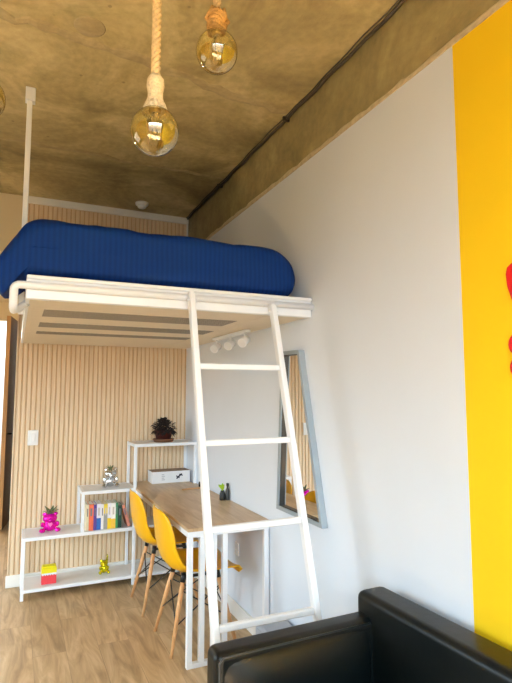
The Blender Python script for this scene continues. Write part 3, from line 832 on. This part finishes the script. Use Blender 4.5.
pts2 = [(p_[0]-.016+.003*math.sin(k*.37), p_[1], ZC-.008) for k, p_ in enumerate(pts)]
part(cb, 'thin_cable', MB().tube(pts2, .0035, 6), M['cable'])
for y in (-2.01, -.9, -3.3): part(cb, 'clip', MB().box((-.040, y-.007, ZC-.026), (.004, y+.007, ZC+.001), .003), M['cable'])
# red shapes on the yellow stripe, mostly out of the frame
def wall_shape(poly, label):
    tag(MB().prism(poly, 0, -.006, .0005, bev=.0008).build('wall_lettering', M['red']), label, 'wall lettering', 'red wall lettering')
_red = [(-3.452, 1.895), (-3.458, 1.916), (-3.474, 1.926), (-3.50, 1.928), (-3.60, 1.925), (-3.62, 1.905), (-3.60, 1.80), (-3.565, 1.70), (-3.53, 1.70), (-3.495, 1.765), (-3.47, 1.81), (-3.456, 1.855)]
wall_shape([(a-.020, q-.022) for a, q in _red], 'red tapered stroke on the yellow wall stripe, above the round red marks')
for cz, cy_, rr in ((1.648, -3.514, .040), (1.576, -3.516, .040)):
    poly = [(cy_+rr*1.1*math.cos(2*PI*i/24), cz+rr*math.sin(2*PI*i/24)) for i in range(24)]
    wall_shape(poly, 'upper round red mark on the yellow wall stripe' if cz > 1.6 else 'lower round red mark on the yellow wall stripe')
# pale box behind the ladder foot
gb = thing('storage_box', (-.10, -2.2, 0), 'pale grey-blue plastic box on the floor between ladder and wall', 'box')
part(gb, 'box_body', MB().box((-.17, -2.48, 0), (-.018, -1.90, .24), .012, seg=2), M['grey_plastic'])
part(gb, 'lid', MB().box((-.176, -2.486, .236), (-.016, -1.894, .268), .010, seg=2), M['grey_plastic'])

# ------------------------------------------------------------------ sofa (local: x towards the wall, y towards the slatted wall)
sf = thing('sofa', (-.048, -2.868, 0), 'black leather sofa against the wall at the foot of the ladder', 'sofa', rz=math.radians(1.7))
Ls = 1.25; D = .752
def puff(a, c, bev, seg=4): return MB().box(a, c, bev, seg=seg)
a_ = puff((-D, -.100, .07), (-.012, 0, .668), .028).build('arm', M['leather'], sf, True)
# padded inner face of the arm, with its piping
def pad(x0, x1, z0, z1, y0, amt):
    t = bmesh.new(); nx_, nz_ = 22, 16; g = []
    for i in range(nx_+1):
        row = []
        for j in range(nz_+1):
            u, v = i/nx_, j/nz_
            k = (1-abs(2*u-1)**4)*(1-abs(2*v-1)**4)
            row.append(t.verts.new((x0+(x1-x0)*u, y0-amt*k, z0+(z1-z0)*v)))
        g.append(row)
    for i in range(nx_):
        for j in range(nz_): t.faces.new((g[i][j], g[i+1][j], g[i+1][j+1], g[i][j+1])).smooth = True
    bk = [[t.verts.new((x, y0+.01, z)) for x in (x0, x1)] for z in (z0, z1)]
    rim = [g[i][0] for i in range(nx_+1)]; t.faces.new(rim+[bk[0][1], bk[0][0]])
    rim = [g[i][nz_] for i in range(nx_+1)]; t.faces.new(rim[::-1]+[bk[1][0], bk[1][1]])
    rim = [g[0][j] for j in range(nz_+1)]; t.faces.new(rim[::-1]+[bk[0][0], bk[1][0]])
    rim = [g[nx_][j] for j in range(nz_+1)]; t.faces.new(rim+[bk[1][1], bk[0][1]])
    t.faces.new((bk[0][0], bk[0][1], bk[1][1], bk[1][0]))
    bmesh.ops.recalc_face_normals(t, faces=t.faces[:]); return MB().merge(t)
pad(-D+.010, -.13, .20, .652, -.094, .040).build('inner_pad', M['leather'], a_)
MB().tube([(-D+.012, -.099, .2), (-D+.012, -.099, .640), (-D+.025, -.098, .654), (-.14, -.096, .654)], .0035, 8).build('piping', M['stitch'], a_)
bk_ = puff((-.135, -Ls, .07), (0, .004, .743), .03).build('backrest', M['leather'], sf, True)
puff((-D, -Ls, .07), (-.012, -Ls+.10, .668), .028).build('arm', M['leather'], sf, True)
puff((-D+.005, -Ls+.10, .07), (-.13, -.10, .22), .015).build('base', M['leather'], sf, True)
for k in range(2):
    w_ = (Ls-.2)/2; puff((-D-.005, -.103-w_*(k+1)+.004, .222), (-.137, -.103-w_*k-.03*(k == 0)-.002, .36), .035, 5).build('seat_cushion', M['leather'], sf, True)
for x in (-D+.06, -.06):
    for y in (-.06, -Ls+.06): MB().tube([(x, y, 0), (x, y, .075)], [.018, .024], 14).build('foot', M['hinge'], sf)
for o_ in bpy.data.objects:
    if o_.parent == sf and o_.type == 'MESH' and o_.name.split('.')[0] in ('arm', 'backrest', 'base', 'seat_cushion'):
        wn = o_.modifiers.new('wn', 'WEIGHTED_NORMAL'); wn.keep_sharp = False

# ------------------------------------------------------------------ light
w = bpy.data.worlds.new('daylight'); S.world = w; w.use_nodes = True
bg = w.node_tree.nodes['Background']; bg.inputs['Strength'].default_value = 10.8
_tc = w.node_tree.nodes.new('ShaderNodeTexCoord'); _sx = w.node_tree.nodes.new('ShaderNodeSeparateXYZ')
_rp = w.node_tree.nodes.new('ShaderNodeValToRGB'); _mr = w.node_tree.nodes.new('ShaderNodeMapRange')
_mr.inputs['From Min'].default_value = -1; _mr.inputs['From Max'].default_value = 1
w.node_tree.links.new(_tc.outputs['Generated'], _sx.inputs[0]); w.node_tree.links.new(_sx.outputs['Z'], _mr.inputs['Value'])
w.node_tree.links.new(_mr.outputs['Result'], _rp.inputs['Fac']); w.node_tree.links.new(_rp.outputs['Color'], bg.inputs['Color'])
_e = _rp.color_ramp.elements
_e[0].position = .40; _e[0].color = (.10, .095, .085, 1); _e[1].position = .57; _e[1].color = (.69, .87, 1, 1)
_k = _e.new(.5); _k.color = (.26, .265, .26, 1)
def area(name, loc, rot, sx, sy, e, col, portal=False):
    l = bpy.data.lights.new(name, 'AREA'); l.shape = 'RECTANGLE'; l.size = sx; l.size_y = sy; l.energy = e; l.color = col
    o_ = bpy.data.objects.new(name, l); COL.objects.link(o_); o_.location = loc; o_.rotation_euler = rot
    if portal: l.cycles.is_portal = True
    return o_
area('window_portal', ((W0+W1)/2, YW-.02, (Z0+Z1)/2), (PI/2, 0, 0), W1-W0, Z1-Z0, 1, (1, 1, 1), True).rotation_euler = (-PI/2, 0, PI)
area('window_portal', (XL-.02, (V0+V1)/2, (U0+U1)/2), (0, -PI/2, 0), U1-U0, V1-V0, 1, (1, 1, 1), True)
sl_ = bpy.data.lights.new('sun', 'SUN'); sl_.energy = 200.0; sl_.angle = .02; sl_.color = (1, .98, .93)
so_ = bpy.data.objects.new('sun', sl_); COL.objects.link(so_); so_.location = (-2, -9, 6)
so_.rotation_euler = (math.radians(90-63), 0, 0)      # high sun: its patch falls on the floor just inside the window
def point(name, loc, e, r, col):
    l = bpy.data.lights.new(name, 'POINT'); l.energy = e; l.shadow_soft_size = r; l.color = col
    o_ = bpy.data.objects.new(name, l); COL.objects.link(o_); o_.location = loc
point('room_beyond_fill', (-2.2, 3.6, 2.2), 60, .1, (1, .95, .85))  # added light without a fixture, brightens the white wall past the door
point('passage_fill', (-2.9, 1.3, 2.2), 25, .1, (1, .86, .62))  # added fill without a fixture, lifts the passage ceiling and walls

# ------------------------------------------------------------------ camera
cam = bpy.data.cameras.new('camera'); co = bpy.data.objects.new('camera', cam); COL.objects.link(co)
cam.sensor_fit = 'HORIZONTAL'; cam.sensor_width = 36; cam.lens = 36*527.16/512; cam.clip_start = .02
co.location = (-1.4098, -4.6440, 1.5)
co.rotation_euler = (math.radians(90+5.502), 0, math.radians(-24.44))
S.camera = co
S.view_settings.view_transform = 'Standard'; S.view_settings.look = 'None'; S.view_settings.gamma = 1
S.view_settings.exposure = 0.20; S.view_settings.use_curve_mapping = False
S.cycles.use_denoising = True
S.cycles.max_bounces = 12; S.cycles.diffuse_bounces = 8; S.cycles.transmission_bounces = 10; S.cycles.transparent_max_bounces = 8
S.cycles.sample_clamp_indirect = 6
